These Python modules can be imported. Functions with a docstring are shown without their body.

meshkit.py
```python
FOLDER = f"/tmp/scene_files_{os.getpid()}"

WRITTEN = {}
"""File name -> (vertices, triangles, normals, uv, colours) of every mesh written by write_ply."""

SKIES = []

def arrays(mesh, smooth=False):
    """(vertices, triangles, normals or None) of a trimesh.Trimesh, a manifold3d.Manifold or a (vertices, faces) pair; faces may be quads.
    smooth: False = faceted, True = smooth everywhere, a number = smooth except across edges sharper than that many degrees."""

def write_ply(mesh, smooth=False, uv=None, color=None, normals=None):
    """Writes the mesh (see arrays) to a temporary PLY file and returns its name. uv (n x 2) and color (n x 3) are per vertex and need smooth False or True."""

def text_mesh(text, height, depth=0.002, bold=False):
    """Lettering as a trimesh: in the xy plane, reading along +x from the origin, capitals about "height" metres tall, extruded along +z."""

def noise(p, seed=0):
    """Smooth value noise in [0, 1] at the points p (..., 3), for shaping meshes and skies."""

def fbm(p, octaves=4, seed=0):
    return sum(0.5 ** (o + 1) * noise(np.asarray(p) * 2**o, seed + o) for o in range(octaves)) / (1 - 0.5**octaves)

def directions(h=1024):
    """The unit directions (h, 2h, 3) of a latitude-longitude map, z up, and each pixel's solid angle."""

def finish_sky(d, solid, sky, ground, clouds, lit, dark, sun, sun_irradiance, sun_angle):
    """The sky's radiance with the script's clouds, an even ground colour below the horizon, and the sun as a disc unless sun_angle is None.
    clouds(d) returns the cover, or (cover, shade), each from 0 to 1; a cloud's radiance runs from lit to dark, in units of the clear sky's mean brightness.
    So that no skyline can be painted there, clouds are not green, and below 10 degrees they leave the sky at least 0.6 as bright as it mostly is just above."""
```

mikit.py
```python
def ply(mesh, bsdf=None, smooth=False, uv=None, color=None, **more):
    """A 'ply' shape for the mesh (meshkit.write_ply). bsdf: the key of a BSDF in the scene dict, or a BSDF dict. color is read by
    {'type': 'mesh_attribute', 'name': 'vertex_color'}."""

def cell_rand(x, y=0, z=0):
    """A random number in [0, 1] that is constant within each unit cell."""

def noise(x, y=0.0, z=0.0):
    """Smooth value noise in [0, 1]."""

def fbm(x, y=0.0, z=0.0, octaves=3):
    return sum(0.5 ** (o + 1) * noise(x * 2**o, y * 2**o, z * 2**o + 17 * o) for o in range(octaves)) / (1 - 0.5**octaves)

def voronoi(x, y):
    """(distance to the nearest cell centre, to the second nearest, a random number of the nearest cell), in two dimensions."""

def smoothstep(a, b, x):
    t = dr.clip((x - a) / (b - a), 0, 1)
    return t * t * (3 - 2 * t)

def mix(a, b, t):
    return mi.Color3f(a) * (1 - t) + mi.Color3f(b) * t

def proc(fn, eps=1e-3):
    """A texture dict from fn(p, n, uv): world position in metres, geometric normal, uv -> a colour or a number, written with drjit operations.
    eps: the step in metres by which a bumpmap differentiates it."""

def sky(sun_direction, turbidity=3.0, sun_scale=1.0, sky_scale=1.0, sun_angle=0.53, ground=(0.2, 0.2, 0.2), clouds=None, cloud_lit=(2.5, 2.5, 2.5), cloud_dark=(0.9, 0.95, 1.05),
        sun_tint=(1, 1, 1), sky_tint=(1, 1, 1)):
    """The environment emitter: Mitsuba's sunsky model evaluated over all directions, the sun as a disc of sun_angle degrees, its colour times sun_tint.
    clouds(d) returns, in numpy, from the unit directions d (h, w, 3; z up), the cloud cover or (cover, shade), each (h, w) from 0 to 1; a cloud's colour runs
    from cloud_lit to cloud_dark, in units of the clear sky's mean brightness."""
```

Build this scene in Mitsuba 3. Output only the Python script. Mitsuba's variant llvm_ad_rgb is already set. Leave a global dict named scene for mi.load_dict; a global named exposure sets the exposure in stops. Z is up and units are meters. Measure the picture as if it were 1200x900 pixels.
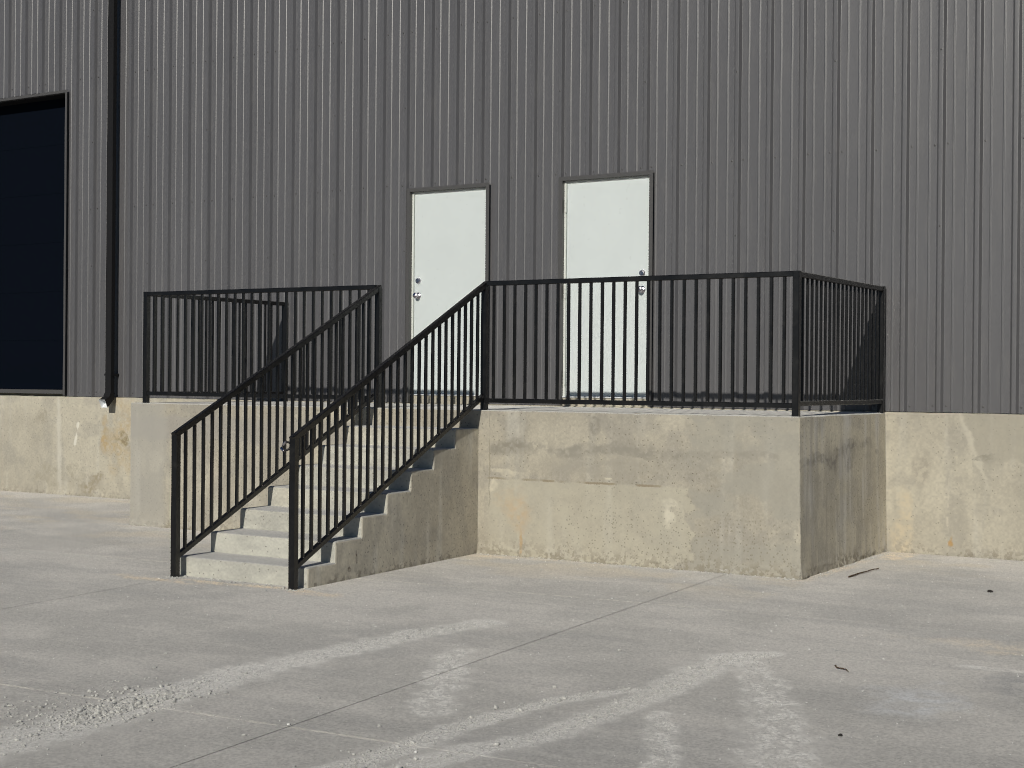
import math, random
import numpy as np, trimesh, shapely, drjit as dr, mitsuba as mi
from shapely.geometry import Polygon, box as sbox
import mikit, meshkit
from mikit import noise, fbm, voronoi, cell_rand, smoothstep, mix, proc, ply

T = mi.ScalarTransform4f
scene, labels = {}, {}

# ---------------------------------------------------------------- camera, daylight, exposure
CAM = np.array([10.740, -12.389, 1.4183])
FWD = np.array([-0.5249, 0.8511, -0.00216])
UPV = np.array([-0.00842, -0.00265, 0.99996])
scene['camera'] = {'type': 'perspective', 'fov': 38.16, 'fov_axis': 'x', 'near_clip': 0.1, 'far_clip': 3000.0,
                   'to_world': T().look_at(origin=CAM.tolist(), target=(CAM + FWD).tolist(), up=UPV.tolist())}
SUN = (0.166, -1.0, 0.463)
scene['sky_light'] = mikit.sky(SUN, turbidity=2.2, sky_scale=0.26, sky_tint=(0.82, 1.0, 1.30), sun_tint=(0.80, 1.0, 1.46), ground=(0.33, 0.32, 0.30))
exposure = 1.45

# ---------------------------------------------------------------- helpers
rnd = random.Random(7)
G = 0.00878                       # the yard falls away from the building
gz = lambda y: G * min(y, 0.0)

def num(name):
    if name not in scene and name not in labels and not any(k.startswith(name + '__') for k in scene):
        return name
    i = 1
    while True:
        k = f'{name}_{i:03d}'
        if k not in scene and k not in labels and not any(q.startswith(k + '__') for q in scene):
            return k
        i += 1

def thing(name, label, cat, group=None):
    k = num(name)
    labels[k] = {'label': label, 'category': cat}
    if group: labels[k]['group'] = group
    return k

def put(name, mesh, mat, parent=None, smooth=False, label=None, kind=None):
    k = num((parent + '__' if parent else '') + name)
    scene[k] = ply(mesh, mat, smooth=smooth)
    d = {}
    if label: d['label'] = label
    if kind: d['kind'] = kind
    if d: labels[k] = {**labels.get(k, {}), **d}
    return k

cat = trimesh.util.concatenate

def hull(pts):
    return trimesh.convex.convex_hull(np.asarray(pts, float))

def bx(x0, x1, y0, y1, z0, z1, c=0.0):
    if c <= 0:
        m = trimesh.creation.box((x1 - x0, y1 - y0, z1 - z0)); m.apply_translation(((x0 + x1) / 2, (y0 + y1) / 2, (z0 + z1) / 2)); return m
    P = []
    for x, sx in ((x0, 1), (x1, -1)):
        for y, sy in ((y0, 1), (y1, -1)):
            for z, sz in ((z0, 1), (z1, -1)):
                P += [(x + sx * c, y + sy * c, z), (x + sx * c, y, z + sz * c), (x, y + sy * c, z + sz * c)]
    return hull(P)

def bar(p0, p1, w, h, c=0.003, up=(0, 0, 1)):
    """A square tube with eased edges from p0 to p1: w across, h along 'up'."""
    p0, p1 = np.asarray(p0, float), np.asarray(p1, float)
    d = (p1 - p0) / np.linalg.norm(p1 - p0); up = np.asarray(up, float)
    s = np.cross(d, up); s /= np.linalg.norm(s); u = np.cross(s, d)
    a, b = w / 2, h / 2
    ring = [(a, b - c), (a - c, b), (-a + c, b), (-a, b - c), (-a, -b + c), (-a + c, -b), (a - c, -b), (a, -b + c)]
    V = [p + s * i + u * j for p in (p0, p1) for i, j in ring]
    F = []
    for i in range(8):
        j = (i + 1) % 8
        F += [(i, j, j + 8), (i, j + 8, i + 8)]
    for i in range(1, 7):
        F += [(0, i + 1, i), (8, 8 + i, 8 + i + 1)]
    m = trimesh.Trimesh(V, F, process=False); m.fix_normals(); return m

def post(x, y, z0, z1, w):
    return bar((x, y, z0), (x, y, z1), w, w, 0.004, up=(0, -1, 0))

def lathe(prof, seg=24):
    return trimesh.creation.revolve(np.asarray(prof, float), sections=seg)

def aim(m, direction, at):
    m.apply_transform(trimesh.geometry.align_vectors([0, 0, 1], direction)); m.apply_translation(at); return m

def stone(r, seed, sub=0):
    q = np.random.default_rng(seed); m = trimesh.creation.icosphere(sub, 1.0)
    v = m.vertices * (0.72 + 0.5 * q.random((len(m.vertices), 1))) * np.array([1.0, 0.65 + 0.35 * q.random(), 0.45 + 0.35 * q.random()])
    return trimesh.Trimesh(v * r, m.faces, process=False)

def rough(m, edge, amp, freq, seed=0, chips=None, crust=None):
    """Cast concrete: subdivided, its faces a little uneven, its arrises nibbled."""
    m = m.copy()
    v, f = trimesh.remesh.subdivide_to_size(m.vertices, m.faces, edge, max_iter=14)
    m = trimesh.Trimesh(v, f); m.merge_vertices(digits_vertex=5)
    n, v = m.vertex_normals.copy(), m.vertices.copy()
    d = (meshkit.fbm(v * freq, 3, seed) - 0.5) * 2 * amp
    if chips is not None:
        d = d - chips(v)
    if crust is not None:
        d = d + crust(v)
    m.vertices = v + n * d[:, None]
    return m

# ---------------------------------------------------------------- materials
def seg(px, py, ax, ay, bx_, by_):
    ux, uy = bx_ - ax, by_ - ay; L2 = ux * ux + uy * uy
    t = dr.clip(((px - ax) * ux + (py - ay) * uy) / L2, 0, 1)
    return dr.sqrt(dr.square(px - ax - t * ux) + dr.square(py - ay - t * uy)), t

def blob(x, z, cx, cz, rx, rz, W, amt=0.5):
    """A stain of about that size and place with a torn, grainy outline; W = two warp fields and a grain field."""
    wx, wz, gr = W
    d = dr.sqrt(dr.square((x - cx) / rx + (wx - 0.5) * 2.6 * amt) + dr.square((z - cz) / rz + (wz - 0.5) * 3.4 * amt))
    return (1 - smoothstep(0.55, 1.05, d + (gr - 0.5) * 0.9)) * (0.45 + 1.0 * smoothstep(0.3, 0.7, gr))

def conc_base(p, n, tint=0.0):
    """Board-marked cast concrete: broad cloudy patches, trowel smears, run-down streaks, fine grain."""
    side = dr.abs(n.x) > 0.7
    u = dr.select(side, p.y, p.x)
    big = fbm(u * 1.1 + 3.1, p.z * 1.7, p.y * 0.4, 3)
    mid = fbm(u * 4.3, p.z * 5.1 + 9, 2.2, 4)
    runs = fbm(u * 11.0 + 5, p.z * 0.9, 7.7, 3)
    fine = fbm(u * 60, p.z * 60, p.y * 60, 3)
    c = mix((0.395, 0.363, 0.295), (0.495, 0.458, 0.37), smoothstep(0.3, 0.7, big))
    c = mix(c, (0.32, 0.30, 0.26), smoothstep(0.50, 0.66, mid) * 0.5)
    c = mix(c, (0.51, 0.49, 0.43), smoothstep(0.55, 0.75, runs) * 0.5)
    c = mix(c, (0.32, 0.30, 0.255), smoothstep(0.56, 0.72, fbm(u * 8 + 40, p.z * 2.6, 4.0, 4)) * 0.4)
    c = c * (0.80 + 0.40 * fine) * (0.93 + 0.14 * fbm(u * 17, p.z * 13, 12.0, 3))
    pit = cell_rand(u * 55, p.z * 55, 3)
    hole, _, w = voronoi(u * 24, p.z * 24)
    low = fbm(u * 1.7, p.z * 2.2, 31.0, 2)
    c = mix(c, (0.15, 0.135, 0.11), (1 - smoothstep(0.05, 0.17, hole)) * smoothstep(0.62, 0.72, w * 0.55 + low * 0.55) * 0.75)
    return c, u, mid, runs

def landing_col(p, n, uv):
    c, u, mid, runs = conc_base(p, n)
    x, z = p.x, p.z
    front = n.y < -0.7
    sidef = n.x > 0.7
    top = n.z > 0.7
    w1 = fbm(x * 3.1 + 4, z * 6.3, 1.0, 4)
    w2 = fbm(x * 9 + 1, z * 11, 5.0, 3)
    w3 = fbm(x * 6.3 + 31, z * 3.1, 9.0, 4)
    gr = fbm(x * 27 + 3, z * 27, 6.0, 4)
    W, WF = (w3, w1, gr), (w1, w2, gr)
    f = c
    # lower lift: coarser, yellower, ragged right-hand end; a thin stain line along the form joint
    edge = 5.93 + (w2 - 0.5) * 0.20 + (w1 - 0.5) * 0.2 + (gr - 0.5) * 0.10
    low = (1 - smoothstep(0.600, 0.625, z + (w2 - 0.5) * 0.02)) * (1 - smoothstep(edge - 0.02, edge + 0.03, x)) * smoothstep(4.1, 4.2, x)
    f = mix(f, (0.50, 0.47, 0.375), low * (0.3 + 0.4 * w2))
    f = mix(f, (0.36, 0.345, 0.295), smoothstep(0.35, 0.6, w1) * smoothstep(edge, edge + 0.05, x) * 0.6)
    joint = (1 - smoothstep(0.004, 0.012, dr.abs(z - 0.612 + (w2 - 0.5) * 0.012))) * smoothstep(0.42, 0.58, fbm(x * 5, 3.0, 2.0, 3) + 0.08) * (1 - smoothstep(5.6, 5.9, x)) * smoothstep(4.1, 4.2, x)
    f = mix(f, (0.235, 0.185, 0.12), joint * 0.7)
    # grey smears left by patching
    f = mix(f, (0.285, 0.265, 0.22), blob(x, z, 4.42, 0.91, 0.28, 0.075, W, 0.7) * 0.75)
    f = mix(f, (0.30, 0.28, 0.235), blob(x, z, 5.35, 0.875 - 0.02 * (x - 5.3), 0.75, 0.06, W, 0.9) * 0.7)
    f = mix(f, (0.31, 0.29, 0.245), blob(x, z, 6.35, 0.87, 0.45, 0.05, W, 0.9) * 0.5)
    f = mix(f, (0.29, 0.27, 0.23), blob(x, z, 5.15, 1.07, 0.07, 0.075, WF, 0.6) * 0.8)
    f = mix(f, (0.36, 0.335, 0.28), blob(x, z, 5.3, 0.74, 0.8, 0.09, W, 0.8) * 0.5)
    # rust-orange and pale patches
    f = mix(f, (0.53, 0.38, 0.22), blob(x, z, 4.40, 0.40, 0.17, 0.19, W, 0.6) * 0.32)
    f = mix(f, (0.46, 0.32, 0.17), blob(x, z, 4.47, 0.10, 0.02, 0.13, WF, 0.5) * 0.6)
    f = mix(f, (0.62, 0.575, 0.46), blob(x, z, 4.22, 0.53, 0.07, 0.06, WF, 0.9) * 0.5)
    f = mix(f, (0.62, 0.575, 0.46), blob(x, z, 4.36, 0.665, 0.16, 0.025, WF, 0.9) * 0.4)
    f = mix(f, (0.64, 0.60, 0.49), blob(x, z, 5.83, 0.47, 0.08, 0.12, WF, 0.9) * 0.5)
    f = mix(f, (0.60, 0.56, 0.45), blob(x, z, 5.28, 0.65, 0.05, 0.015, WF, 0.6) * 0.5)
    # honeycombed, pitted lower lift and a fine crack by the stairs
    ph, _, pw = voronoi(x * 38 + 3, z * 34)
    f = mix(f, (0.21, 0.19, 0.15), (1 - smoothstep(0.08, 0.30, ph)) * smoothstep(0.60, 0.75, pw * 0.6 + 0.5 * w3) * (1 - smoothstep(0.30, 0.55, z)) * smoothstep(4.5, 4.8, x) * 0.7)
    f = mix(f, (0.27, 0.25, 0.20), (1 - smoothstep(0.002, 0.008, dr.abs(x - 4.155 + (w2 - 0.5) * 0.03))) * smoothstep(0.42, 0.55, w3) * smoothstep(0.3, 0.4, z) * 0.7)
    # dirt splashed along the foot
    f = mix(f, (0.27, 0.24, 0.185), (1 - smoothstep(-0.04, 0.16, z + (w2 - 0.5) * 0.16)) * smoothstep(0.46, 0.62, fbm(x * 45, z * 38, 4.0, 4)) * 0.75)
    # left-hand stretch beyond the stairs is greyer above its own form line
    lf = 1 - smoothstep(2.9, 3.0, x)
    f = mix(f, (0.335, 0.315, 0.285), lf * smoothstep(0.80, 0.86, z + (w1 - 0.5) * 0.12) * (1 - smoothstep(1.02, 1.08, z + (w2 - .5) * .1)) * 0.65)
    f = mix(f, (0.40, 0.385, 0.345), lf * (1 - smoothstep(0.40, 0.50, x + (w2 - 0.5) * 0.06 + (w3 - 0.5) * 0.12)) * 0.6)
    # right-hand face: grey-brown with a dark damp band and pale runs
    s = c
    wy_ = fbm(p.y * 3.3, z * 5, 8.0, 4)
    s = mix(s, (0.22, 0.205, 0.18), blob(p.y, z, -1.15, 0.86 + 0.07 * (p.y + 1.15), 0.75, 0.09, (wy_, fbm(p.y * 5 + 3, z * 7, 2.0, 3), fbm(p.y * 26, z * 26, 2.0, 3)), 0.8) * 0.7)
    s = mix(s, (0.50, 0.49, 0.47), smoothstep(0.52, 0.72, runs) * smoothstep(0.3, 0.65, wy_) * 0.55)
    s = mix(s, (0.25, 0.235, 0.21), smoothstep(0.55, 0.7, fbm(p.y * 16, z * 1.3, 2.0, 4)) * 0.35)
    s = mix(s, (0.17, 0.15, 0.12), (1 - smoothstep(-0.01, 0.10, z + (wy_ - 0.5) * 0.2)) * smoothstep(0.40, 0.6, fbm(p.y * 38, z * 34, 3.0, 4)) * 0.75)
    # deck: pale grey float finish
    t = mix((0.58, 0.565, 0.53), (0.48, 0.47, 0.44), fbm(p.x * 3, p.y * 5, 1, 4)) * (0.88 + 0.24 * fbm(p.x * 70, p.y * 70, 2, 2))
    return dr.select(top, t, dr.select(sidef, s, f))

def landing_bump(p, n, uv):
    side = dr.abs(n.x) > 0.7
    u = dr.select(side, p.y, p.x)
    v = dr.select(n.z > 0.7, p.y, p.z)
    hole, _, w = voronoi(u * 24, v * 24)
    low = fbm(u * 1.7, v * 2.2, 31.0, 2)
    pits = (1 - smoothstep(0.04, 0.16, hole)) * smoothstep(0.62, 0.72, w * 0.55 + low * 0.55)
    return 0.0016 * fbm(u * 22, v * 22, 1, 4) - 0.0045 * pits + 0.006 * fbm(u * 5, v * 5, 4, 3)

def found_col(p, n, uv):
    c, u, mid, runs = conc_base(p, n)
    x, z = p.x, p.z
    w1 = fbm(x * 3.3 + 14, z * 4.3, 1.0, 4)
    w2 = fbm(x * 9 + 7, z * 9, 2.0, 3)
    w3 = fbm(x * 6.3 + 31, z * 3.1, 9.0, 4)
    gr = fbm(x * 27 + 3, z * 27, 6.0, 4)
    W, WF = (w3, w1, gr), (w1, w2, gr)
    f = mix(c, (0.49, 0.46, 0.375), 0.25)
    # rust wash under the downspout
    f = mix(f, (0.46, 0.34, 0.175), blob(x, z, -2.33, 0.72, 0.27, 0.48, W, 0.6) * 0.38)
    f = mix(f, (0.43, 0.295, 0.125), blob(x, z, -2.50, 0.75, 0.085, 0.33, W, 0.6) * 0.38)
    f = mix(f, (0.29, 0.24, 0.15), blob(x, z, -2.23, 0.72, 0.10, 0.07, WF, 1.0) * 0.75)
    f = mix(f, (0.30, 0.255, 0.18), blob(x, z, -2.75, 0.16, 0.28, 0.11, WF, 1.0) * 0.6)
    f = mix(f, (0.33, 0.30, 0.235), blob(x, z, -3.7, 0.85, 0.28, 0.13, W, 1.0) * 0.5)
    f = mix(f, (0.35, 0.32, 0.25), blob(x, z, -3.45, 0.2, 0.45, 0.12, WF, 1.0) * 0.5)
    # pale runs and a whitish crack
    d, _ = seg(x, z, -3.32, 1.15, -3.29, 0.05)
    f = mix(f, (0.64, 0.62, 0.55), (1 - smoothstep(0.005, 0.05, d + (w2 - 0.5) * 0.06)) * smoothstep(0.35, 0.6, w3) * 0.4)
    d, _ = seg(x, z, -2.98, 0.86, -3.03, 0.62)
    f = mix(f, (0.70, 0.68, 0.60), (1 - smoothstep(0.004, 0.018, d + (w2 - 0.5) * 0.06)) * 0.8)
    # right of the landing: grey trowelled area, diagonal pale edge, orange drips
    f = mix(f, (0.335, 0.305, 0.25), blob(x, z, 7.16, 0.75, 0.10, 0.22, W, 0.6) * 0.55)
    f = mix(f, (0.36, 0.335, 0.28), blob(x, z, 7.45, 0.55, 0.10, 0.5, W, 0.6) * 0.45)
    diag = z - (1.15 - 2.6 * (x - 7.48))
    f = mix(f, (0.375, 0.35, 0.285), smoothstep(0.0, 0.07, diag + (w2 - 0.5) * 0.3) * smoothstep(0.72, 0.80, z + (w1 - 0.5) * 0.25) * 0.6)
    f = mix(f, (0.58, 0.545, 0.45), (1 - smoothstep(0.0, 0.10, dr.abs(diag) + (w2 - 0.5) * 0.16 + (gr - 0.5) * 0.1)) * smoothstep(0.5, 0.62, z) * 0.45)
    f = mix(f, (0.30, 0.28, 0.23), blob(x, z, 7.66, 0.80, 0.10, 0.055, WF, 0.9) * 0.7)
    f = mix(f, (0.42, 0.265, 0.11), blob(x, z, 7.42, 0.12, 0.03, 0.055, WF, 0.8) * 0.7)
    f = mix(f, (0.58, 0.50, 0.36), blob(x, z, 6.98, 0.28, 0.10, 0.30, W, 0.9) * 0.5)
    d, _ = seg(x, z, 7.385, 0.66, 7.375, 0.25)
    f = mix(f, (0.60, 0.55, 0.45), (1 - smoothstep(0.0, 0.014, d + (w2 - 0.5) * 0.02)) * smoothstep(0.4, 0.6, gr) * 0.5)
    f = mix(f, (0.26, 0.23, 0.18), (1 - smoothstep(-0.04, 0.13, z + (w2 - 0.5) * 0.15)) * smoothstep(0.46, 0.62, fbm(x * 45, z * 38, 4.0, 4)) * 0.75)
    return f

def stair_col(p, n, uv):
    c, u, mid, runs = conc_base(p, n)
    c = c * mi.Color3f(1.10, 1.11, 1.14)        # flank base only, lighter and slightly bluer than the landing's
    top = n.z > 0.6
    sidef = n.x > 0.6
    fine = fbm(p.x * 70, p.y * 70, p.z * 70, 2)
    riser = mix((0.535, 0.525, 0.46), (0.435, 0.427, 0.38), smoothstep(0.35, 0.65, fbm(p.x * 3.1, p.z * 9, p.y * 2, 4)))
    riser = mix(riser, (0.52, 0.455, 0.34), smoothstep(0.3, 0.75, fbm(p.x * 1.6, p.z * 2.6, p.y, 2)) * smoothstep(0.2, 0.6, p.z) * 0.6) * (0.86 + 0.28 * fine)
    hole, _, w = voronoi(p.x * 27, p.z * 27 + p.y * 9)
    riser = mix(riser, (0.16, 0.145, 0.115), (1 - smoothstep(0.06, 0.2, hole)) * smoothstep(0.86, 0.9, w) * 0.8)
    tread = mix((0.47, 0.46, 0.44), (0.38, 0.375, 0.36), fbm(p.x * 3, p.y * 9, p.z * 3, 4)) * (0.88 + 0.24 * fine)
    s = c
    wq = fbm(p.y * 14, p.z * 9, 8.0, 3)
    WQ = (wq, fbm(p.y * 9 + 4, p.z * 12, 3.0, 3), fbm(p.y * 30, p.z * 30, 5.0, 3))
    s = mix(s, (0.13, 0.105, 0.085), blob(p.y, p.z, -3.78, 0.135, 0.012, 0.045, WQ, 0.6) * 0.8)
    s = mix(s, (0.13, 0.105, 0.085), blob(p.y, p.z, -3.86, 0.035, 0.03, 0.025, WQ, 0.6) * 0.8)
    s = mix(s, (0.16, 0.14, 0.115), (1 - smoothstep(-0.03, 0.04, p.z + (wq - 0.5) * 0.14)) * smoothstep(0.42, 0.6, WQ[2]) * 0.6)
    return dr.select(top, tread, dr.select(sidef, s, riser))

TRAILS = [
    ((5.83, -8.9, 0.20), (5.80, -7.9, 0.20), (5.71, -7.0, 0.17), (5.74, -6.0, 0.16), (5.80, -5.3, 0.15), (5.95, -4.85, 0.12)),
    ((7.38, -8.3, 0.13), (7.46, -7.55, 0.13), (7.63, -7.05, 0.10), (7.64, -6.45, 0.10), (7.62, -5.69, 0.14), (7.61, -5.05, 0.14), (7.78, -4.86, 0.08)),
    ((7.23, -8.0, 0.12), (7.23, -7.09, 0.09), (7.31, -6.5, 0.07), (7.52, -6.05, 0.04)),
]
SOFT = [((7.72, -5.0, 0.08), (8.05, -5.76, 0.13), (8.36, -6.37, 0.15), (8.72, -7.1, 0.17)), ((7.87, -6.45, 0.07), (8.25, -7.25, 0.09)), ((6.30, -5.7, 0.10), (6.45, -6.0, 0.13), (6.95, -6.95, 0.12))]

def trail_field(x, y, lines):
    best = mi.Float(9.0)
    for line in lines:
        for a, b in zip(line[:-1], line[1:]):
            d, t = seg(x, y, a[0], a[1], b[0], b[1])
            best = dr.minimum(best, d / (a[2] + (b[2] - a[2]) * t))
    return best

def ground_col(p, n, uv):
    x, y = p.x, p.y
    w1 = fbm(x * 2.1 + 5, y * 2.1, 1.0, 3)
    w2 = fbm(x * 13, y * 13, 2.0, 4)
    brush = fbm(x * 2.6 + 0.4 * y, y * 16, 6.0, 3)
    fine = fbm(x * 95, y * 95, 4.0, 2)
    W = (w1, fbm(x * 4 + 8, y * 4, 3.0, 3), w2)
    c = mix((0.47, 0.46, 0.435), (0.545, 0.53, 0.50), smoothstep(0.3, 0.7, w1))
    c = mix(c, (0.405, 0.40, 0.385), smoothstep(0.50, 0.75, fbm(x * 0.9 + 3, y * 2.2, 9.0, 3)) * 0.55)
    c = mix(c, (0.60, 0.585, 0.55), smoothstep(0.57, 0.75, brush) * 0.24)
    c = mix(c, (0.41, 0.40, 0.385), smoothstep(0.58, 0.74, fbm(x * 3.1, y * 10 + 3, 16.0, 3)) * 0.28)
    # warm silt close to the walls and stairs
    near = (1 - smoothstep(0.2, 1.6, dr.minimum(dr.abs(y + 2.06) + 3 * smoothstep(6.9, 7.3, x), dr.abs(y))))
    c = mix(c, (0.56, 0.51, 0.42), near * smoothstep(0.45, 0.70, fbm(x * 2.2, y * 3.4, 12.0, 4)) * 0.55)
    for cx, cy, rx, ry, k in ((3.0, -4.62, 0.45, 0.10, 0.9), (3.6, -4.50, 0.75, 0.07, 0.9), (4.35, -4.52, 0.42, 0.11, 0.95), (6.98, -0.35, 0.16, 0.45, 0.9), (6.92, -1.5, 0.10, 0.8, 0.6), (4.25, -2.2, 0.35, 0.10, 0.6), (8.9, -4.0, 0.7, 0.22, 0.45)):
        c = mix(c, (0.64, 0.565, 0.455), blob(x, y, cx, cy, rx, ry, W, 0.5) * k * (0.45 + 0.55 * smoothstep(0.3, 0.6, fine)))
    cj = dr.minimum(dr.abs(y + 7.605 - 0.05 * (x - 4.8)), dr.abs(y + 3.745 - 0.05 * (x - 4.8)))
    c = mix(c, (0.64, 0.62, 0.565), (1 - smoothstep(0.004, 0.03, cj + (w2 - 0.5) * 0.03)) * smoothstep(0.35, 0.6, w2) * (1 - smoothstep(6.9, 7.4, x)) * 0.6)
    # cement dust tracked by tyres, coarse and broken
    tf = trail_field(x + (w1 - 0.5) * 0.12, y, TRAILS) + (w2 - 0.5) * 1.0 + (fine - 0.5) * 0.9
    dust = (1 - smoothstep(0.65, 1.15, tf)) * (0.40 + 0.6 * smoothstep(0.32, 0.6, fbm(x * 120, y * 90, 3.0, 3)))
    c = mix(c, (0.78, 0.77, 0.735), dust * 0.68)
    sf = trail_field(x + (w1 - 0.5) * 0.15, y, SOFT) + (w2 - 0.5) * 1.1 + (fine - 0.5) * 0.7
    tread = smoothstep(0.35, 0.6, noise((x * 0.8 + y * 0.6) * 26, (x * 0.6 - y * 0.8) * 13, 2.0))
    c = mix(c, (0.76, 0.75, 0.715), (1 - smoothstep(0.6, 1.15, sf)) * (0.45 + 0.55 * tread) * (0.35 + 0.65 * smoothstep(0.35, 0.6, fbm(x * 80, y * 70, 3.0, 3))) * 0.8)
    c = mix(c, (0.58, 0.59, 0.60), blob(x, y, 8.75, -5.55, 0.35, 0.42, W, 0.5) * 0.6)
    c = mix(c, (0.68, 0.67, 0.64), blob(x, y, 8.95, -4.62, 0.30, 0.06, W, 0.5) * 0.7)
    c = mix(c, (0.36, 0.36, 0.355), blob(x, y, 9.15, -4.95, 0.30, 0.30, W, 0.5) * 0.6)
    return c * mi.Color3f(0.975, 0.962, 0.95) * (0.78 + 0.44 * fine)

def ground_bump(p, n, uv):
    return 0.0012 * fbm(p.x * 34, p.y * 50, 1.0, 4) + 0.004 * fbm(p.x * 3, p.y * 4, 7.0, 2)

def joint_col(p, n, uv):
    c = mix((0.09, 0.08, 0.07), (0.16, 0.14, 0.12), fbm(p.x * 9, p.y * 9, 1, 3))
    d = dr.minimum(dr.abs(p.y + 7.605 - 0.05 * (p.x - 4.8)), dr.abs(p.y + 3.745 - 0.05 * (p.x - 4.8)))
    return mix(c, (0.66, 0.64, 0.58), (1 - smoothstep(0.02, 0.03, d)) * smoothstep(0.25, 0.5, fbm(p.x * 3, p.y, 3.0, 3)))

def siding_col(p, n, uv):
    sheet = cell_rand(dr.floor((p.x + 0.03) / 0.9144), 2, 5)
    d = fbm(p.x * 1.7, p.z * 0.5, 3.0, 3)
    dust = fbm(p.x * 30, p.z * 4, 8.0, 3)
    c = mi.Color3f(0.1005, 0.0990, 0.1045) * (0.95 + 0.08 * sheet) * (0.93 + 0.14 * d)
    return mix(c, (0.145, 0.140, 0.137), smoothstep(0.55, 0.8, dust) * 0.2)

def siding_bump(p, n, uv):
    return 0.0035 * fbm(p.x * 1.3 + 4, p.z * 1.1, 2.0, 2)

def paint_noise(p, n, uv):
    return mi.Color3f(0.64, 0.69, 0.685) * (0.965 + 0.05 * fbm(p.x * 4, p.z * 3, 1.0, 3)) * (1 - 0.05 * smoothstep(0.76, 0.84, fbm(p.x * 26, p.z * 22, 6.0, 3)))

def black_col(p, n, uv):
    d = fbm(p.x * 14, p.y * 14, p.z * 14, 3)
    return mix((0.0038, 0.0038, 0.0042), (0.012, 0.0115, 0.011), smoothstep(0.55, 0.85, d))

def black_rough(p, n, uv):
    return 0.24 + 0.18 * fbm(p.x * 9, p.y * 9, p.z * 9, 3)

def bumpy(tex, eps, inner, scale=1.0):
    return {'type': 'bumpmap', 'arbitrary': {'type': 'proc', **{k: v for k, v in proc(tex, eps).items() if k != 'type'}}, 'scale': scale, 'bsdf': inner}

def matte(fn, rough_=0.85, spec=0.3):
    return {'type': 'principled', 'base_color': proc(fn) if callable(fn) else {'type': 'rgb', 'value': list(fn)}, 'roughness': rough_, 'specular': spec}

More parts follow.
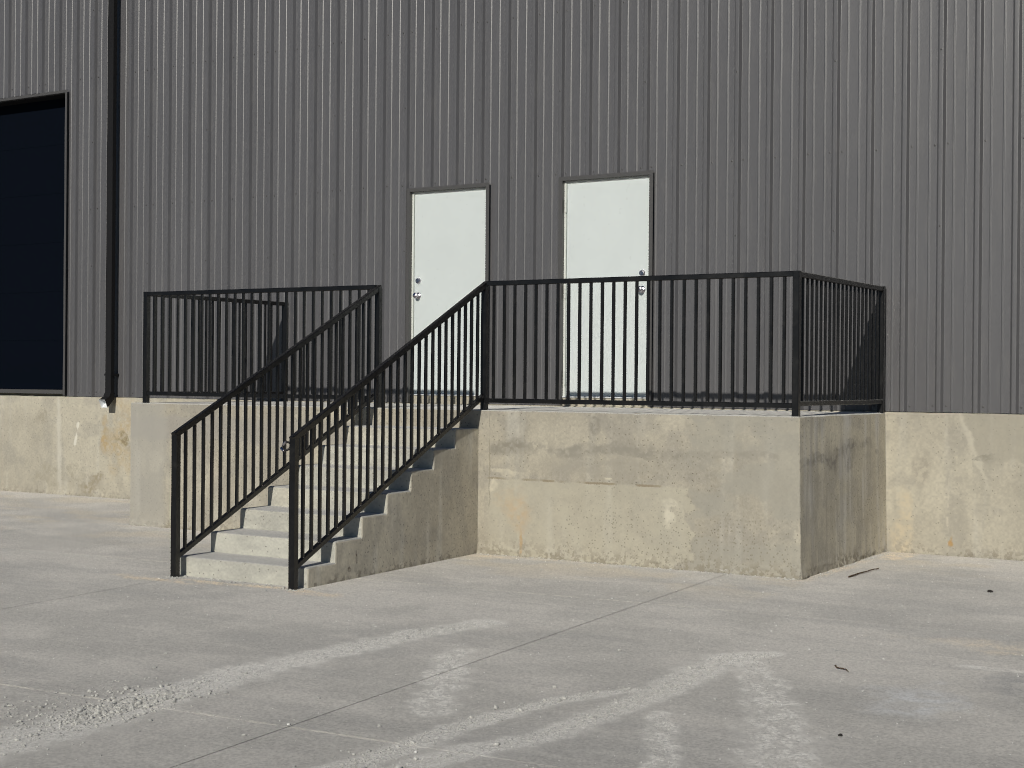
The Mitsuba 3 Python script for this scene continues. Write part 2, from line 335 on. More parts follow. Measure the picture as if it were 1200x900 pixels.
two = lambda b: {'type': 'twosided', 'bsdf': b}
scene['m_landing'] = two(bumpy(landing_bump, 2e-3, matte(landing_col)))
scene['m_foundation'] = two(bumpy(landing_bump, 2e-3, matte(found_col)))
scene['m_stair'] = two(bumpy(landing_bump, 2e-3, matte(stair_col)))
scene['m_ground'] = two(bumpy(ground_bump, 2e-3, matte(ground_col)))
scene['m_joint'] = two(matte(joint_col))
scene['m_siding'] = two(bumpy(siding_bump, 2e-2, {'type': 'principled', 'base_color': proc(siding_col), 'roughness': 0.35, 'specular': 0.9}))
scene['m_trim'] = two({'type': 'principled', 'base_color': {'type': 'rgb', 'value': [0.080, 0.078, 0.078]}, 'roughness': 0.38, 'specular': 0.5})
scene['m_screw'] = two({'type': 'principled', 'base_color': {'type': 'rgb', 'value': [0.070, 0.069, 0.070]}, 'roughness': 0.4, 'specular': 0.5})
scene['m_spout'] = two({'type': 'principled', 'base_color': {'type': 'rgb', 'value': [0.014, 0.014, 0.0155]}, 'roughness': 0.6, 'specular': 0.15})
scene['m_door'] = two({'type': 'principled', 'base_color': proc(paint_noise), 'roughness': 0.45, 'specular': 0.4})
scene['m_frame'] = two({'type': 'principled', 'base_color': {'type': 'rgb', 'value': [0.66, 0.68, 0.64]}, 'roughness': 0.45, 'specular': 0.4})
scene['m_black'] = two({'type': 'principled', 'base_color': proc(black_col), 'roughness': proc(black_rough), 'specular': 0.6})
scene['m_weld'] = two({'type': 'principled', 'base_color': {'type': 'rgb', 'value': [0.02, 0.02, 0.021]}, 'roughness': 0.2, 'specular': 1.0})
scene['m_steel'] = two({'type': 'roughconductor', 'material': 'Cr', 'alpha': 0.12})
scene['m_zinc'] = two({'type': 'principled', 'base_color': {'type': 'rgb', 'value': [0.80, 0.82, 0.84]}, 'roughness': 0.45, 'specular': 0.5})
scene['m_navy'] = two({'type': 'principled', 'base_color': {'type': 'rgb', 'value': [0.0022, 0.0041, 0.0086]}, 'roughness': 0.7, 'specular': 0.04})
scene['m_pebble'] = two(matte((0.56, 0.55, 0.515)))
scene['m_chip'] = two(matte((0.80, 0.79, 0.76)))
scene['m_pebble_grey'] = two(matte((0.42, 0.415, 0.395)))
scene['m_pebble_dark'] = two(matte((0.035, 0.032, 0.030)))
scene['m_twig'] = two(matte((0.085, 0.055, 0.035)))
scene['m_rubber'] = two({'type': 'principled', 'base_color': {'type': 'rgb', 'value': [0.012, 0.012, 0.012]}, 'roughness': 0.5, 'specular': 0.4})

# ---------------------------------------------------------------- the yard: slabs, with open joints, over the ground
XA0, YA0 = 6.29, -2.10            # a point on the long joint
DL = np.array([-0.0617, 1.0]); DL /= np.linalg.norm(DL)     # along the long joints
DT = np.array([1.0, 0.05]); DT /= np.linalg.norm(DT)        # along the cross joints
far = 900.0
gv, gf = [], []
for x in (-far, far):
    for y, z in ((-far, -far * G - 0.014), (0.0, -0.014), (far, -0.014)):
        gv.append((x, y, z))
gf = [(0, 3, 4), (0, 4, 1), (1, 4, 5), (1, 5, 2)]
scene['ground'] = ply(trimesh.Trimesh(gv, gf, process=False), 'm_joint')
labels['ground'] = {'kind': 'structure', 'label': 'grey concrete yard of large slabs with dusty tyre tracks'}

def isect(p, d, q, e):
    s = np.linalg.solve(np.array([d, -e]).T, np.asarray(q) - np.asarray(p)); return np.asarray(p) + s[0] * d

long_x = [XA0 + k * 3.45 for k in range(-7, 6)]
cross_y = [-3.985 - 3.86 * k for k in range(-2, 8)]        # at x = 0
area = sbox(-16, -27, 22, -0.05)
solid = sbox(0.02, -2.04, 6.80, 0.5)
for i in range(len(long_x) - 1):
    for j in range(len(cross_y) - 1):
        c4 = [isect((lx, YA0), DL, (4.8, cy + 0.24), DT) for lx, cy in ((long_x[i], cross_y[j]), (long_x[i + 1], cross_y[j]), (long_x[i + 1], cross_y[j + 1]), (long_x[i], cross_y[j + 1]))]
        g = Polygon(c4).buffer(-0.0035).intersection(area).difference(solid)
        for q in getattr(g, 'geoms', [g]):
            if q.is_empty or q.area < 0.05: continue
            m = trimesh.creation.extrude_polygon(q, 0.0125, engine='earcut')
            m.apply_translation((0, 0, -0.0125))
            v = m.vertices.copy(); v[:, 2] += G * v[:, 1]; m.vertices = v
            put('slab', m, 'm_ground', 'ground')

# ---------------------------------------------------------------- the building
B = thing('warehouse', 'grey ribbed metal warehouse with a concrete base and two white doors', 'building')
PITCH = 0.3048
ZT = 7.6
XL, XR = -18 * 0.9144, 18 * 0.9144
def rib_profile():
    pts = []
    def bend(x, y, nx): pts.append((x, y))
    # one pitch, starting at the left foot of a rib whose right flank is centred on x = 0
    rc = -0.025
    def arc(xs, ys): pts.extend(zip(xs, ys))
    arc([rc - 0.0395, rc - 0.0360, rc - 0.0335], [0.0, -0.0009, -0.0036])
    arc([rc - 0.0190, rc - 0.0168, rc - 0.0135], [-0.0290, -0.0314, -0.0320])
    arc([rc + 0.0135, rc + 0.0168, rc + 0.0190], [-0.0320, -0.0314, -0.0290])
    arc([rc + 0.0335, rc + 0.0360, rc + 0.0395], [-0.0036, -0.0009, 0.0])
    for mcx in (rc + 0.1016, rc + 0.2032):
        for t in np.linspace(-1, 1, 9):
            pts.append((mcx + 0.0115 * t, -0.0046 * (0.5 + 0.5 * math.cos(math.pi * t)) ))
    return pts
PROF = rib_profile()
OPEN = [(1.8764 - 0.012, 2.800 + 0.012, 1.10, 3.342 + 0.012), (3.6727 - 0.012, 4.6005 + 0.012, 1.10, 3.342 + 0.012), (-6.95, -3.235, 1.205, 4.845)]
ZB = 1.186
def sheet(x0, x1):
    xs = []
    j0 = round(x0 / PITCH)
    for k in range(-1, 5):
        xs += [((j0 + k) * PITCH + a, b) for a, b in PROF]
    xs = np.array(sorted(set(xs)))
    lo, hi = x0 - 0.025, x1 - 0.025 + 0.012
    cuts = [lo, hi] + [e for o in OPEN for e in o[:2] if lo < e < hi]
    X = np.array(sorted(set(list(xs[(xs[:, 0] > lo) & (xs[:, 0] < hi)][:, 0]) + cuts)))
    Y = np.interp(X, xs[:, 0], xs[:, 1])
    V, F, idx = [], [], {}
    def vid(i, z):
        if (i, z) not in idx:
            idx[(i, z)] = len(V); V.append((X[i], Y[i], z))
        return idx[(i, z)]
    for i in range(len(X) - 1):
        mid = (X[i] + X[i + 1]) / 2
        spans = [(ZB, ZT)]
        for a, b, c, d in OPEN:
            if a < mid < b:
                spans = [(d, ZT)] if c < ZB + 0.05 else [(ZB, c), (d, ZT)]
                if c < 1.22: spans = [(d, ZT)]
        for z0, z1 in spans:
            a, b, c, d = vid(i, z0), vid(i + 1, z0), vid(i + 1, z1), vid(i, z1)
            F += [(a, b, c), (a, c, d)]
    return trimesh.Trimesh(V, F, process=False)
x = XL
while x < XR - 0.1:
    m = sheet(x, x + 0.9144)
    v = m.vertices.copy(); v[:, 1] += (0.0016 if round(x / 0.9144) % 2 else 0.0); m.vertices = v    # side laps: every other sheet lies over its neighbours
    put('wall_panel', m, 'm_siding', B, smooth=32)
    x += 0.9144

# screws with washers: one row per girt beside every rib, stitch screws on the lap ribs
S = []
washer = lathe([(0, 0.0), (0.0095, 0.0), (0.0095, 0.0015), (0.0056, 0.0026), (0.0054, 0.0080), (0, 0.0084)], 8)
washer.apply_transform(trimesh.geometry.align_vectors([0, 0, 1], [0, -1, 0]))
for j in range(-16, 34):
    for z in (1.235, 3.42, 4.99, 6.56):
        for dx in ([0.030, -0.080] if j % 3 == 0 else [0.030]):
            sx = j * PITCH + dx
            if any(a - 0.05 < sx < b + 0.05 and c - 0.05 < z < d + 0.05 for a, b, c, d in OPEN): continue
            m = washer.copy(); m.apply_translation((sx, 0.0012, z + rnd.uniform(-0.006, 0.006))); S.append(m)
    if j % 3 == 0:
        for z in (2.74, 4.21, 5.78):
            sx = j * PITCH - 0.025
            if any(a - 0.05 < sx < b + 0.05 and c - 0.05 < z < d + 0.05 for a, b, c, d in OPEN): continue
            m = washer.copy(); m.apply_translation((sx, -0.0305, z)); S.append(m)
put('screw', cat(S), 'm_screw', B, kind='stuff', label='rows of small screws holding the ribbed metal sheets')

# concrete base, with the slab edge showing under the doors
def chip_found(v):
    e = np.clip(1 - np.abs(v[:, 2] - 1.182) / 0.015, 0, 1)
    return e * np.clip(meshkit.fbm(v * np.array([9, 9, 9]), 3, 5) - 0.5, 0, 1) * 0.03
def foot_crust(v):
    e = np.clip(1 - (v[:, 2] - G * v[:, 1]) / 0.06, 0, 1) * np.clip((v[:, 2] + 0.1) * 20, 0, 1)
    return e * np.clip(meshkit.fbm(v * np.array([6, 6, 14]), 4, 8) - 0.42, 0, 1) * 0.06
for a, b in ((XL, -4.9), (-4.9, 0.03), (0.03, 6.81), (6.81, 8.6), (8.6, XR)):
    m = bx(a, b, -0.03, 0.35, -0.35, 1.182)
    if a > -6 and b < 9 and not (a > 0 and b < 7):
        m = rough(m, 0.03, 0.0018, 2.5, 3, chip_found, foot_crust)
        put('foundation_wall', m, 'm_foundation', B, smooth=35)
    else:
        put('foundation_wall', m, 'm_foundation', B)
for a, b in ((1.8764, 2.800), (3.6727, 4.6005)):
    put('slab_edge', bx(a - 0.01, b + 0.01, 0.004, 0.36, 1.1825, 1.262), 'm_foundation', B)

# doors
def door(x0, x1, hinge_left):
    D = num(B + '__door')
    zt, zb = 3.342, 1.262
    lx0, lx1 = x0 + 0.022, x1 - 0.022
    scene[D] = ply(bx(lx0 + 0.005, lx1 - 0.005, 0.012, 0.056, zb + 0.016, zt - 0.024, 0.0015), 'm_door')
    labels[D] = {'label': 'white steel door hinged on its left side' if hinge_left else 'white steel door with its knob on the left'}
    fr = cat([bx(x0, lx0, 0.004, 0.15, zb, zt), bx(lx1, x1, 0.004, 0.15, zb, zt), bx(x0, x1, 0.0045, 0.15, zt - 0.021, zt)])
    put('frame', fr, 'm_frame', D)
    put('stop', cat([bx(lx0, lx0 + 0.016, 0.060, 0.145, zb, zt - 0.03), bx(lx1 - 0.016, lx1, 0.060, 0.145, zb, zt - 0.03)]), 'm_frame', D)
    put('threshold', bx(x0, x1, -0.012, 0.16, zb + 0.0005, zb + 0.013, 0.003), 'm_zinc', D)
    kx = lx1 - 0.066 if hinge_left else lx0 + 0.058
    dead = lathe([(0, 0), (0.033, 0.0), (0.033, 0.005), (0.029, 0.014), (0.024, 0.020), (0.019, 0.021), (0.017, 0.016), (0.0, 0.016)])
    put('deadbolt', aim(dead, [0, -1, 0], (kx, 0.012, 2.433)), 'm_steel', D, smooth=35)
    knob = lathe([(0, 0), (0.034, 0), (0.034, 0.004), (0.028, 0.010), (0.014, 0.014), (0.0125, 0.032), (0.017, 0.038), (0.026, 0.044), (0.0295, 0.054), (0.027, 0.064), (0.019, 0.070), (0.009, 0.071), (0.008, 0.068), (0, 0.068)])
    put('knob', aim(knob, [0, -1, 0], (kx, 0.012, 2.281)), 'm_steel', D, smooth=35)
    if hinge_left:
        for z in (3.108, 2.283, 1.450):
            h = [aim(trimesh.creation.cylinder(0.0105, 0.0375, sections=12), [0, 0, 1], (x0 + 0.020, -0.005, z + q)) for q in (-0.040, -0.0, 0.040)]
            h += [aim(trimesh.creation.icosphere(1, 0.0105), [0, 0, 1], (x0 + 0.020, -0.005, z + q)) for q in (-0.062, 0.062)]
            put('hinge', cat(h), 'm_frame', D, smooth=40)
    # J trim round the opening: lip proud of the wall, open behind
    for nm, m in (('jamb_trim', cat([bx(x0 - 0.040, x0 - 0.001, -0.041, -0.039, ZB + 0.002, zt + 0.040), bx(x0 - 0.003, x0 - 0.001, -0.0388, 0.02, ZB + 0.002, zt)])),
                  ('jamb_trim', cat([bx(x1 + 0.001, x1 + 0.040, -0.041, -0.039, ZB + 0.002, zt + 0.040), bx(x1 + 0.001, x1 + 0.003, -0.0388, 0.02, ZB + 0.002, zt)])),
                  ('head_trim', cat([bx(x0 - 0.0005, x1 + 0.0005, -0.0412, -0.039, zt + 0.001, zt + 0.039), bx(x0, x1, -0.0388, 0.02, zt + 0.001, zt + 0.003), bx(x0, x1, -0.0388, 0.0, zt + 0.0365, zt + 0.0385)]))):
        put(nm, m, 'm_trim', D)
door(1.8764, 2.800, False)
door(3.6727, 4.6005, True)

# dock door on the left
K = num(B + '__dock_door')
x0, x1, zb, zt = -6.95, -3.235, 1.215, 4.845
zs = [1.262, 1.87, 2.47, 3.075, 3.68, 4.28, 4.96]
labels[K] = {'label': 'dark navy sectional dock door set back in the wall'}
for i in range(6):
    put('section', bx(x0 + 0.005, x1 - 0.005, 0.20, 0.245, zs[i] + 0.001, zs[i + 1] - 0.001), 'm_navy', K)
put('lining', cat([bx(x0 - 0.06, x0 + 0.001, -0.002, 0.36, zb + 0.03, zt + 0.05), bx(x1 - 0.001, x1 + 0.008, 0.001, 0.36, zb + 0.03, zt + 0.05), bx(x0, x1 - 0.001, 0.001, 0.36, zt + 0.001, zt + 0.05)]), 'm_spout', K)  # near-black colour here paints the shade of the soffit into the lining
put('jamb_trim', cat([bx(x1 + 0.001, x1 + 0.034, -0.045, -0.042, zb - 0.02, zt + 0.034), bx(x1 + 0.001, x1 + 0.003, -0.0418, 0.02, zb - 0.02, zt)]), 'm_trim', K)
put('jamb_trim', cat([bx(x0 - 0.034, x0 - 0.001, -0.045, -0.042, zb - 0.02, zt + 0.034), bx(x0 - 0.003, x0 - 0.001, -0.0418, 0.02, zb - 0.02, zt)]), 'm_trim', K)
put('head_trim', cat([bx(x0 - 0.0008, x1 + 0.0008, -0.0452, -0.042, zt + 0.001, zt + 0.033), bx(x0, x1, -0.0418, 0.02, zt + 0.001, zt + 0.003)]), 'm_trim', K)
put('sill_trim', cat([bx(x0, x1, -0.047, -0.044, zb, zb + 0.046), bx(x0, x1, -0.0438, 0.195, zb + 0.043, zb + 0.0458)]), 'm_trim', K)
put('slab_edge', bx(x0 - 0.1, x1 + 0.05, 0.10, 0.36, 1.1825, 1.254), 'm_foundation', K)

# downspout with an open kick-out foot
DS = num(B + '__downspout')
px, py = -2.3855, -0.0925
W2 = 0.0475
fl = [(-1, -0.8), (-0.87, -1), (0.87, -1), (1, -0.8), (1, 0.8), (0.87, 1), (-0.87, 1), (-1, 0.8)]
m = trimesh.creation.extrude_polygon(Polygon([(a * W2, b * 0.0325) for a, b in fl]), ZT - 1.20, engine='earcut'); m.apply_translation((px, py, 1.20))
scene[DS] = ply(m, 'm_spout', smooth=False); labels[DS] = {'label': 'black square downspout running down the ribbed wall'}
put('strap', bx(px - W2 - 0.008, px + W2 + 0.008, py - 0.0325 - 0.002, -0.0005, 1.437, 1.462), 'm_spout', DS)
def duct(c0, c1, w, th):
    """An open square duct: an outer skin and an inner skin, swept from ring c0 to ring c1 (centre, half-axis a, half-axis b)."""
    def ring(c, k): return [np.asarray(c[0]) + s * np.asarray(c[1]) * k + t * np.asarray(c[2]) * k for s, t in ((-1, -1), (1, -1), (1, 1), (-1, 1))]
    o, i = ring(c0, 1) + ring(c1, 1), ring(c0, 1 - th) + ring(c1, 1 - th)
    q = [(a, (a + 1) % 4, (a + 1) % 4 + 4, a + 4) for a in range(4)]
    Fo = [t for a, b, c, d in q for t in ((a, b, c), (a, c, d))]
    return trimesh.Trimesh(o, Fo, process=False), trimesh.Trimesh(i, Fo, process=False), trimesh.Trimesh(o[4:] + i[4:], [t for a in range(4) for t in ((a, (a + 1) % 4, (a + 1) % 4 + 4), (a, (a + 1) % 4 + 4, a + 4))], process=False)
cA = ((px, py, 1.235), (W2 + 0.002, 0, 0), (0, 0.0345, 0))
cB = ((px, py - 0.015, 1.175), (W2 + 0.002, 0, 0), (0, 0.036, -0.018))
cC = ((px, py - 0.10, 1.110), (W2 + 0.003, 0, 0), (0, 0.022, -0.046))
o1, i1, _ = duct(cA, cB, 0, 0.05); o2, i2, r2 = duct(cB, cC, 0, 0.05)
put('outlet', cat([o1, o2]), 'm_spout', DS)
put('outlet_lining', cat([i1, i2, r2]), 'm_zinc', DS, label='bare pale metal inside of the downspout outlet')

# the rest of the shell, so that it stands and shades as a building
put('end_wall', bx(XL, XL + 0.1, 0.37, 24, -0.2, ZT), 'm_siding', B)
put('end_wall', bx(XR - 0.1, XR, 0.37, 24, -0.2, ZT), 'm_siding', B)
put('rear_wall', bx(XL + 0.1, XR - 0.1, 23.9, 24, -0.2, ZT), 'm_siding', B)
put('roof', trimesh.Trimesh([(XL - .2, -0.15, ZT), (XR + .2, -0.15, ZT), (XR + .2, 12, ZT + 0.9), (XL - .2, 12, ZT + 0.9), (XL - .2, 24.2, ZT), (XR + .2, 24.2, ZT)], [(0, 1, 2), (0, 2, 3), (3, 2, 5), (3, 5, 4)], process=False), 'm_siding', B)
put('gutter', bx(XL - .2, XR + .2, -0.165, -0.045, ZT - 0.16, ZT - 0.012, 0.01), 'm_trim', B)

# ---------------------------------------------------------------- the landing
XT, XB_, YF, H = 6.8435, 6.8735, -2.057, 1.174
def landing_mesh():
    c = 0.006; P = []
    for y, sy in ((YF, 1), (-0.0305, 0)):
        for z, sz in ((-0.3, 0), (H, -1)):
            for x, sx in ((0.0, 1), (XT if sz else XB_, -1)):
                P += [(x + sx * c, y + sy * c, z), (x + sx * c, y, z + sz * c), (x, y + sy * c, z + sz * c)]
    return hull(P)
def chip_landing(v):
    et = np.clip(1 - np.abs(v[:, 2] - H) / 0.012, 0, 1) * ((v[:, 1] < YF + 0.02) | (v[:, 0] > XT - 0.03))
    ev = np.clip(1 - np.hypot(v[:, 0] - XT - 0.02, v[:, 1] - YF) / 0.03, 0, 1)
    nz = np.clip(meshkit.fbm(v * 11, 4, 21) - 0.50, 0, 1)
    return (et * 0.035 + ev * 0.03) * nz
def crust_landing(v):
    h = v[:, 2] - G * v[:, 1]
    e = np.clip(1 - h / 0.085, 0, 1) * (h > -0.05)
    return e * np.clip(meshkit.fbm(v * np.array([7, 7, 16]), 4, 8) - 0.40, 0, 1) * 0.085
Ld = thing('concrete_landing', 'raised beige concrete landing in front of the two white doors', 'landing')
scene[Ld] = ply(rough(landing_mesh(), 0.028, 0.0022, 2.2, 2, chip_landing, crust_landing), 'm_landing', smooth=35)

# ---------------------------------------------------------------- the stairs
St = thing('concrete_stairs', 'worn concrete stairs with seven steps rising to the landing', 'stairs')
SY = [-4.36 + 0.3235 * k for k in range(7)] + [YF - 0.0008]
SZ = [0.104 + 0.153 * k for k in range(7)]
sxr = lambda y: 4.13 + (y + 4.36) * (4.045 - 4.13) / 2.30
SXL = 2.92
def step(k):
    y0, y1, z1 = SY[k], SY[k + 1], SZ[k]
    z0 = SZ[k - 1] if k else -0.10
    r = 0.014
    P = []
    A = np.linspace(0, math.pi / 2, 4)
    X0, Y1 = sxr(y0), sxr(y1)
    for a in A:
        for b in A:
            P.append((X0 - r + r * math.cos(a) * math.cos(b), y0 + r - r * math.cos(a) * math.sin(b), z1 - r + r * math.sin(a)))
        P.append((X0 - r + r * math.cos(a), y0 + r - r * math.sin(a), z0))
        P.append((Y1 - r + r * math.cos(a), y1, z1 - r + r * math.sin(a)))
        P.append((SXL, y0 + r - r * math.cos(a), z1 - r + r * math.sin(a)))
    P += [(Y1, y1, z0), (SXL, y1, z0), (SXL, y0, z0), (SXL, y1, z1)]
    up = hull(P)
    def chip(v):
        e = np.clip(1 - np.hypot(v[:, 1] - y0, v[:, 2] - z1) / 0.03, 0, 1) + np.clip(1 - np.hypot(v[:, 0] - X0, v[:, 2] - z1) / 0.03, 0, 1)
        keep = (v[:, 1] < y1 - 0.004) & (v[:, 2] > z0 + 0.004)
        return e * keep * np.clip(meshkit.fbm(v * 13, 4, 30 + k) - 0.5, 0, 1) * 0.05
    up = rough(up, 0.03, 0.0018, 3.0, 6, chip)
    parts = [up]
    if k:
        v = np.array([(SXL, y0, -0.1), (X0, y0, -0.1), (Y1, y1, -0.1), (SXL, y1, -0.1), (SXL, y0, z0), (X0, y0, z0), (Y1, y1, z0), (SXL, y1, z0)])
        parts.append(rough(hull(v), 0.04, 0.0018, 3.0, 6))
    return cat(parts)
for k in range(7):
    put('step', step(k), 'm_stair', St, smooth=35)

# ---------------------------------------------------------------- the railings
def weld(at, r, seed):
    m = stone(r, seed, 1); m.apply_translation(at); return m
PW, BW, TW, BR = 0.0508, 0.0225, 0.040, 0.037
def run(R, a, b, zt0, zt1, zb0, zb1, first, step_, n, welds, tz=TW, plumb_ends=(0.0, 0.0), BW=BW):
    """A stretch of railing from plan point a to plan point b: top and bottom rail, n upright balusters."""
    a, b = np.array(a, float), np.array(b, float)
    L = np.linalg.norm(b - a); d = (b - a) / L
    ea, eb = plumb_ends
    P = lambda t, z: np.array([*(a + d * t), z])
    zt = lambda t: zt0 + (zt1 - zt0) * t / L
    zb = lambda t: zb0 + (zb1 - zb0) * t / L
    put('top_rail', bar(P(-ea, zt(-ea) - tz / 2), P(L + eb, zt(L + eb) - tz / 2), TW, tz, 0.004), 'm_black', R)
    put('bottom_rail', bar(P(0, zb(0)), P(L, zb(L)), BR, BR, 0.003), 'm_black', R)
    for i in range(n):
        t = first + i * step_
        q = a + d * t
        lean = rnd.uniform(-0.0015, 0.0015)
        put('baluster', bar((*q, zb(t)), (q[0] + d[0] * lean, q[1] + d[1] * lean, zt(t) - tz * 0.6), BW, BW, 0.0025, up=(-d[1], d[0], 0)), 'm_black', R)
        side = np.array([d[1], -d[0]])
        w = q + side * (BW * 0.52)
        welds.append(weld((w[0], w[1], zb(t) + BR * 0.50), rnd.uniform(0.0055, 0.0085), rnd.randrange(10**6)))
        for s in (-1, 1):
            w = q + d * s * (BW * 0.45)
            welds.append(weld((w[0], w[1], zb(t + s * BW * 0.45) + BR * 0.52), rnd.uniform(0.0035, 0.0065), rnd.randrange(10**6)))

YR = -2.006                        # centre line of the rails along the landing's edge
# right-hand railing: stair run, front run, return to the wall
R1 = thing('metal_railing', 'black metal railing right of the stairs, running along the landing front to its right end', 'railing')
wl = []
xs1 = 4.066; ys_b, ys_t = -4.462, YR
put('post', post(4.085, ys_b, gz(ys_b) - 0.01, 1.006, PW), 'm_black', R1)
put('post', post(xs1, YR, H - 0.004, 2.216, PW), 'm_black', R1)
put('post', post(6.797, YR, H - 0.004, 2.246, PW), 'm_black', R1)
put('post', post(6.815, -0.062, H - 0.004, 2.246, PW), 'm_black', R1)
run(R1, (4.085, ys_b), (xs1, YR), 1.033, 2.240, 0.105, 1.300, 0.10, 0.0935, 25, wl, tz=0.044, plumb_ends=(0.025, 0.02))
run(R1, (xs1 + PW / 2, YR), (6.797 - PW / 2, YR), 2.2455, 2.2455, 1.253, 1.253, 4.155 - xs1 - PW / 2, 0.10176, 26, wl)
run(R1, (6.797, YR + PW / 2), (6.815, -0.062 - PW / 2), 2.244, 2.244, 1.268, 1.268, 0.095, 0.0951, 19, wl, BW=0.0195)
put('weld', cat(wl), 'm_weld', R1, smooth=True, kind='stuff')
# left-hand railing
R2 = thing('metal_railing', 'black metal railing left of the stairs, running along the landing front to its left end', 'railing')
wl = []
xs2 = 2.960
put('post', post(2.970, ys_b, gz(ys_b) - 0.01, 1.004, PW), 'm_black', R2)
put('post', post(xs2, YR, H - 0.004, 2.214, PW), 'm_black', R2)
put('post', post(0.158, YR, H - 0.004, 2.252, PW), 'm_black', R2)
put('post', post(0.247, -0.062, H - 0.004, 2.246, PW), 'm_black', R2)
run(R2, (2.970, ys_b), (xs2, YR), 1.031, 2.238, 0.105, 1.300, 0.098, 0.0932, 25, wl, tz=0.044, plumb_ends=(0.025, 0.02))
run(R2, (0.158 + PW / 2, YR), (xs2 - PW / 2, YR), 2.2505, 2.2455, 1.266, 1.258, 0.076, 0.1038, 26, wl)
run(R2, (0.158, YR + PW / 2), (0.247, -0.062 - PW / 2), 2.250, 2.246, 1.266, 1.262, 0.095, 0.0951, 19, wl, BW=0.0195)
put('weld', cat(wl), 'm_weld', R2, smooth=True, kind='stuff')

# a small cable lock hanging from the stair post
Lk = thing('cable_lock', 'small black cable loop with a silver clasp hung on the right stair post', 'lock')
m = trimesh.creation.torus(0.030, 0.0075, 20, 10); m.apply_transform(trimesh.transformations.euler_matrix(math.radians(65), math.radians(25), 0)); m.apply_translation((4.028, -4.475, 0.952))
put('loop', m, 'm_rubber', Lk, smooth=True)
m = lathe([(0, -0.021), (0.010, -0.021), (0.0115, -0.018), (0.0115, 0.018), (0.010, 0.021), (0, 0.021)], 16)
put('clasp', aim(m, [0.8, -0.2, -0.45], (4.004, -4.488, 0.928)), 'm_steel', Lk, smooth=35)
m = lathe([(0, -0.016), (0.007, -0.016), (0.0085, -0.013), (0.0085, 0.013), (0.007, 0.016), (0, 0.016)], 16)
put('clasp', aim(m, [0.75, -0.1, 0.6], (4.022, -4.492, 0.972)), 'm_steel', Lk, smooth=35)

# ---------------------------------------------------------------- loose things on the yard
rng = np.random.default_rng(11)
def on_ground(x, y): return G * y
templates = [stone(1.0, 100 + i) for i in range(6)]
def scatter(pts, rads, seed):
    q = np.random.default_rng(seed); V, F, n = [], [], 0
    for (x, y), r in zip(pts, rads):
        t = templates[q.integers(6)]; a = q.random() * 6.283; c, s = math.cos(a), math.sin(a)
        v = t.vertices * r; v = np.stack([v[:, 0] * c - v[:, 1] * s + x, v[:, 0] * s + v[:, 1] * c + y, v[:, 2] + on_ground(x, y) + r * 0.28], 1)
        V.append(v); F.append(t.faces + n); n += len(v)
    return trimesh.Trimesh(np.vstack(V), np.vstack(F), process=False)
pts, rads = [], []
def along(line, count, spread, r0, r1):
    segs = list(zip(line[:-1], line[1:])); L = np.array([math.hypot(b[0] - a[0], b[1] - a[1]) for a, b in segs]); cp = L / L.sum()
    for _ in range(count):
        a, b = segs[rng.choice(len(segs), p=cp)]; t = rng.random()
        w = (a[2] + (b[2] - a[2]) * t) * spread
        cx, cy = a[0] + (b[0] - a[0]) * t, a[1] + (b[1] - a[1]) * t
        if meshkit.noise(np.array([cx * 2.3, cy * 2.3, 0.3]), 3) ** 1.5 < rng.random() * 0.75: continue
        pts.append((cx + rng.normal() * w * 0.5, cy + rng.normal() * w * 0.4))
        rads.append(min(0.015, r0 * math.exp(abs(rng.normal()) * r1)))
along(TRAILS[0], 5200, 1.0, 0.0018, 0.60)
along(TRAILS[1], 5500, 0.9, 0.0018, 0.62)
along(TRAILS[2], 2600, 1.0, 0.0022, 0.55)
for l in SOFT: along(l, 900, 1.2, 0.0016, 0.45)
along(((5.35, -8.4, 0.22), (5.45, -7.6, 0.22), (5.75, -6.9, 0.2)), 800, 1.2, 0.0032, 0.6)
along(((5.75, -8.0, 0.12), (5.78, -7.2, 0.12)), 900, 1.4, 0.0044, 0.5)
for _ in range(2600):                                   # strays all over
    x, y = rng.uniform(0, 10.5), rng.uniform(-9.3, -0.1)
    if 0 < x < 6.9 and y > -2.12 or 2.9 < x < 4.16 and y > -4.4: continue
    pts.append((x, y)); rads.append(min(0.010, 0.0017 * math.exp(abs(rng.normal()) * 0.6)))
for _ in range(1300):                                   # crumbs at the foot of walls, posts and stairs
    u = rng.random()
    if u < 0.45: x, y = rng.uniform(4.1, 6.9), YF - abs(rng.normal()) * 0.035 - 0.012
    elif u < 0.6: x, y = 6.885 + abs(rng.normal()) * 0.03, rng.uniform(-2.0, -0.05)
    elif u < 0.8: x, y = rng.uniform(2.9, 4.2), -4.375 - abs(rng.normal()) * 0.05
    elif u < 0.92: x, y = rng.choice([2.97, 4.085]) + rng.normal() * 0.04, -4.490 + rng.normal() * 0.025
    else: x, y = rng.uniform(-4, 0), -0.045 - abs(rng.normal()) * 0.03
    pts.append((x, y)); rads.append(min(0.012, 0.0026 * math.exp(abs(rng.normal()) * 0.6)))
cp, cr = [], []
for _ in range(1500):
    x, y = rng.uniform(2.0, 10.5), rng.uniform(-9.3, -0.3)
    if 0 < x < 6.9 and y > -2.12 or 2.9 < x < 4.16 and y > -4.4 or rng.random() > 0.35 + 0.065 * x: continue
    cp.append((x, y)); cr.append(min(0.008, 0.0023 * math.exp(abs(rng.normal()) * 0.5)))
scene['stone_chips'] = ply(scatter(cp, cr, 9), 'm_chip')
labels['stone_chips'] = {'kind': 'stuff', 'label': 'tiny white stone chips sprinkled over the whole yard', 'category': 'gravel'}
pts, rads = np.array(pts), np.array(rads)
pale = rng.random(len(pts)) < 0.62
scene['gravel'] = ply(scatter(pts[pale], rads[pale], 5), 'm_pebble')
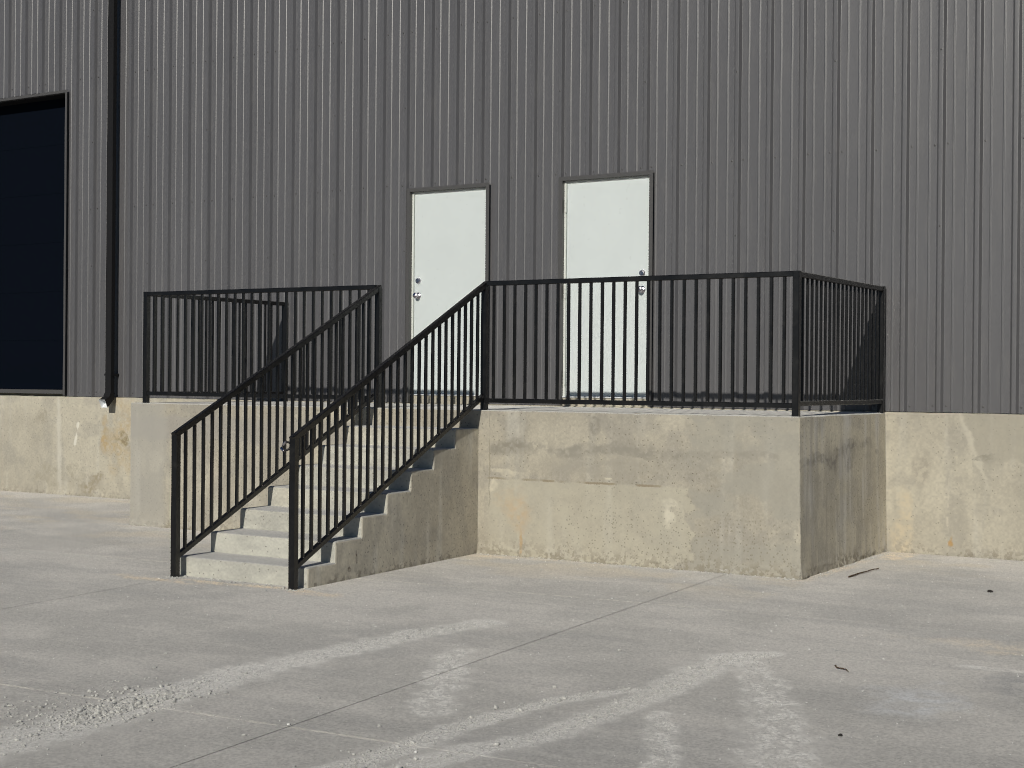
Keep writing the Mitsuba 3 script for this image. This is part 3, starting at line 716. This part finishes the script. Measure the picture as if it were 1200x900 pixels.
labels['gravel'] = {'kind': 'stuff', 'label': 'pale cement crumbs and grit strewn along the tyre tracks', 'category': 'gravel'}
scene['grit'] = ply(scatter(pts[~pale], rads[~pale], 6), 'm_pebble_grey')
labels['grit'] = {'kind': 'stuff', 'label': 'grey grit scattered over the concrete yard', 'category': 'gravel'}

def lone(name, x, y, r, mat, label, cat_, seed, group=None):
    k = thing(name, label, cat_, group)
    m = stone(r, seed, 1); m.apply_translation((x, y, on_ground(x, y) + r * 0.32))
    scene[k] = ply(m, mat)
lone('stone', 8.19, -1.92, 0.020, 'm_pebble_dark', 'dark stone lying near the right edge of the yard below the base wall', 'stone', 1)
lone('stone', 8.67, -6.39, 0.010, 'm_pebble_dark', 'small dark stone at the lower right of the yard', 'stone', 2)
for i, (x, y, r) in enumerate([(7.02, -5.22, 0.015), (7.61, -4.00, 0.012), (6.39, -7.02, 0.014), (5.02, -6.62, 0.015), (5.24, -6.92, 0.016), (6.05, -7.75, 0.014), (7.19, -6.22, 0.015), (8.02, -4.58, 0.011), (6.72, -6.35, 0.012), (4.35, -2.75, 0.013), (3.98, -4.62, 0.012), (4.62, -3.1, 0.011), (8.40, -5.25, 0.010), (7.95, -6.05, 0.013), (6.95, -7.30, 0.014)]):
    lone('pebble', x, y, r * 0.72, 'm_pebble_grey' if i % 3 else 'm_pebble', 'pale pebble lying loose on the grey yard', 'pebble', 50 + i, 'loose pale pebbles on the yard')

def stick(name, path, r, label):
    k = thing(name, label, 'stick')
    P = []
    path = [(x, y, on_ground(x, y) + h) for x, y, h in path]
    ms = []
    for i in range(len(path) - 1):
        a, b = np.array(path[i]), np.array(path[i + 1])
        ra, rb = r * (1 - 0.45 * i / (len(path) - 1)), r * (1 - 0.45 * (i + 1) / (len(path) - 1))
        q = np.vstack([trimesh.creation.icosphere(1, ra).vertices + a, trimesh.creation.icosphere(1, rb).vertices + b]); ms.append(hull(q))
    scene[k] = ply(cat(ms), 'm_twig', smooth=40)
stick('twig', [(7.13, -1.77, 0.008), (7.14, -1.68, 0.011), (7.135, -1.58, 0.010), (7.155, -1.45, 0.012), (7.165, -1.34, 0.014), (7.18, -1.23, 0.012)], 0.0065, 'brown twig lying beside the right end of the landing')
stick('twig', [(8.16, -5.00, 0.006), (8.19, -5.06, 0.009), (8.24, -5.07, 0.008), (8.27, -5.12, 0.006)], 0.004, 'thin broken twig in the middle of the right half of the yard')
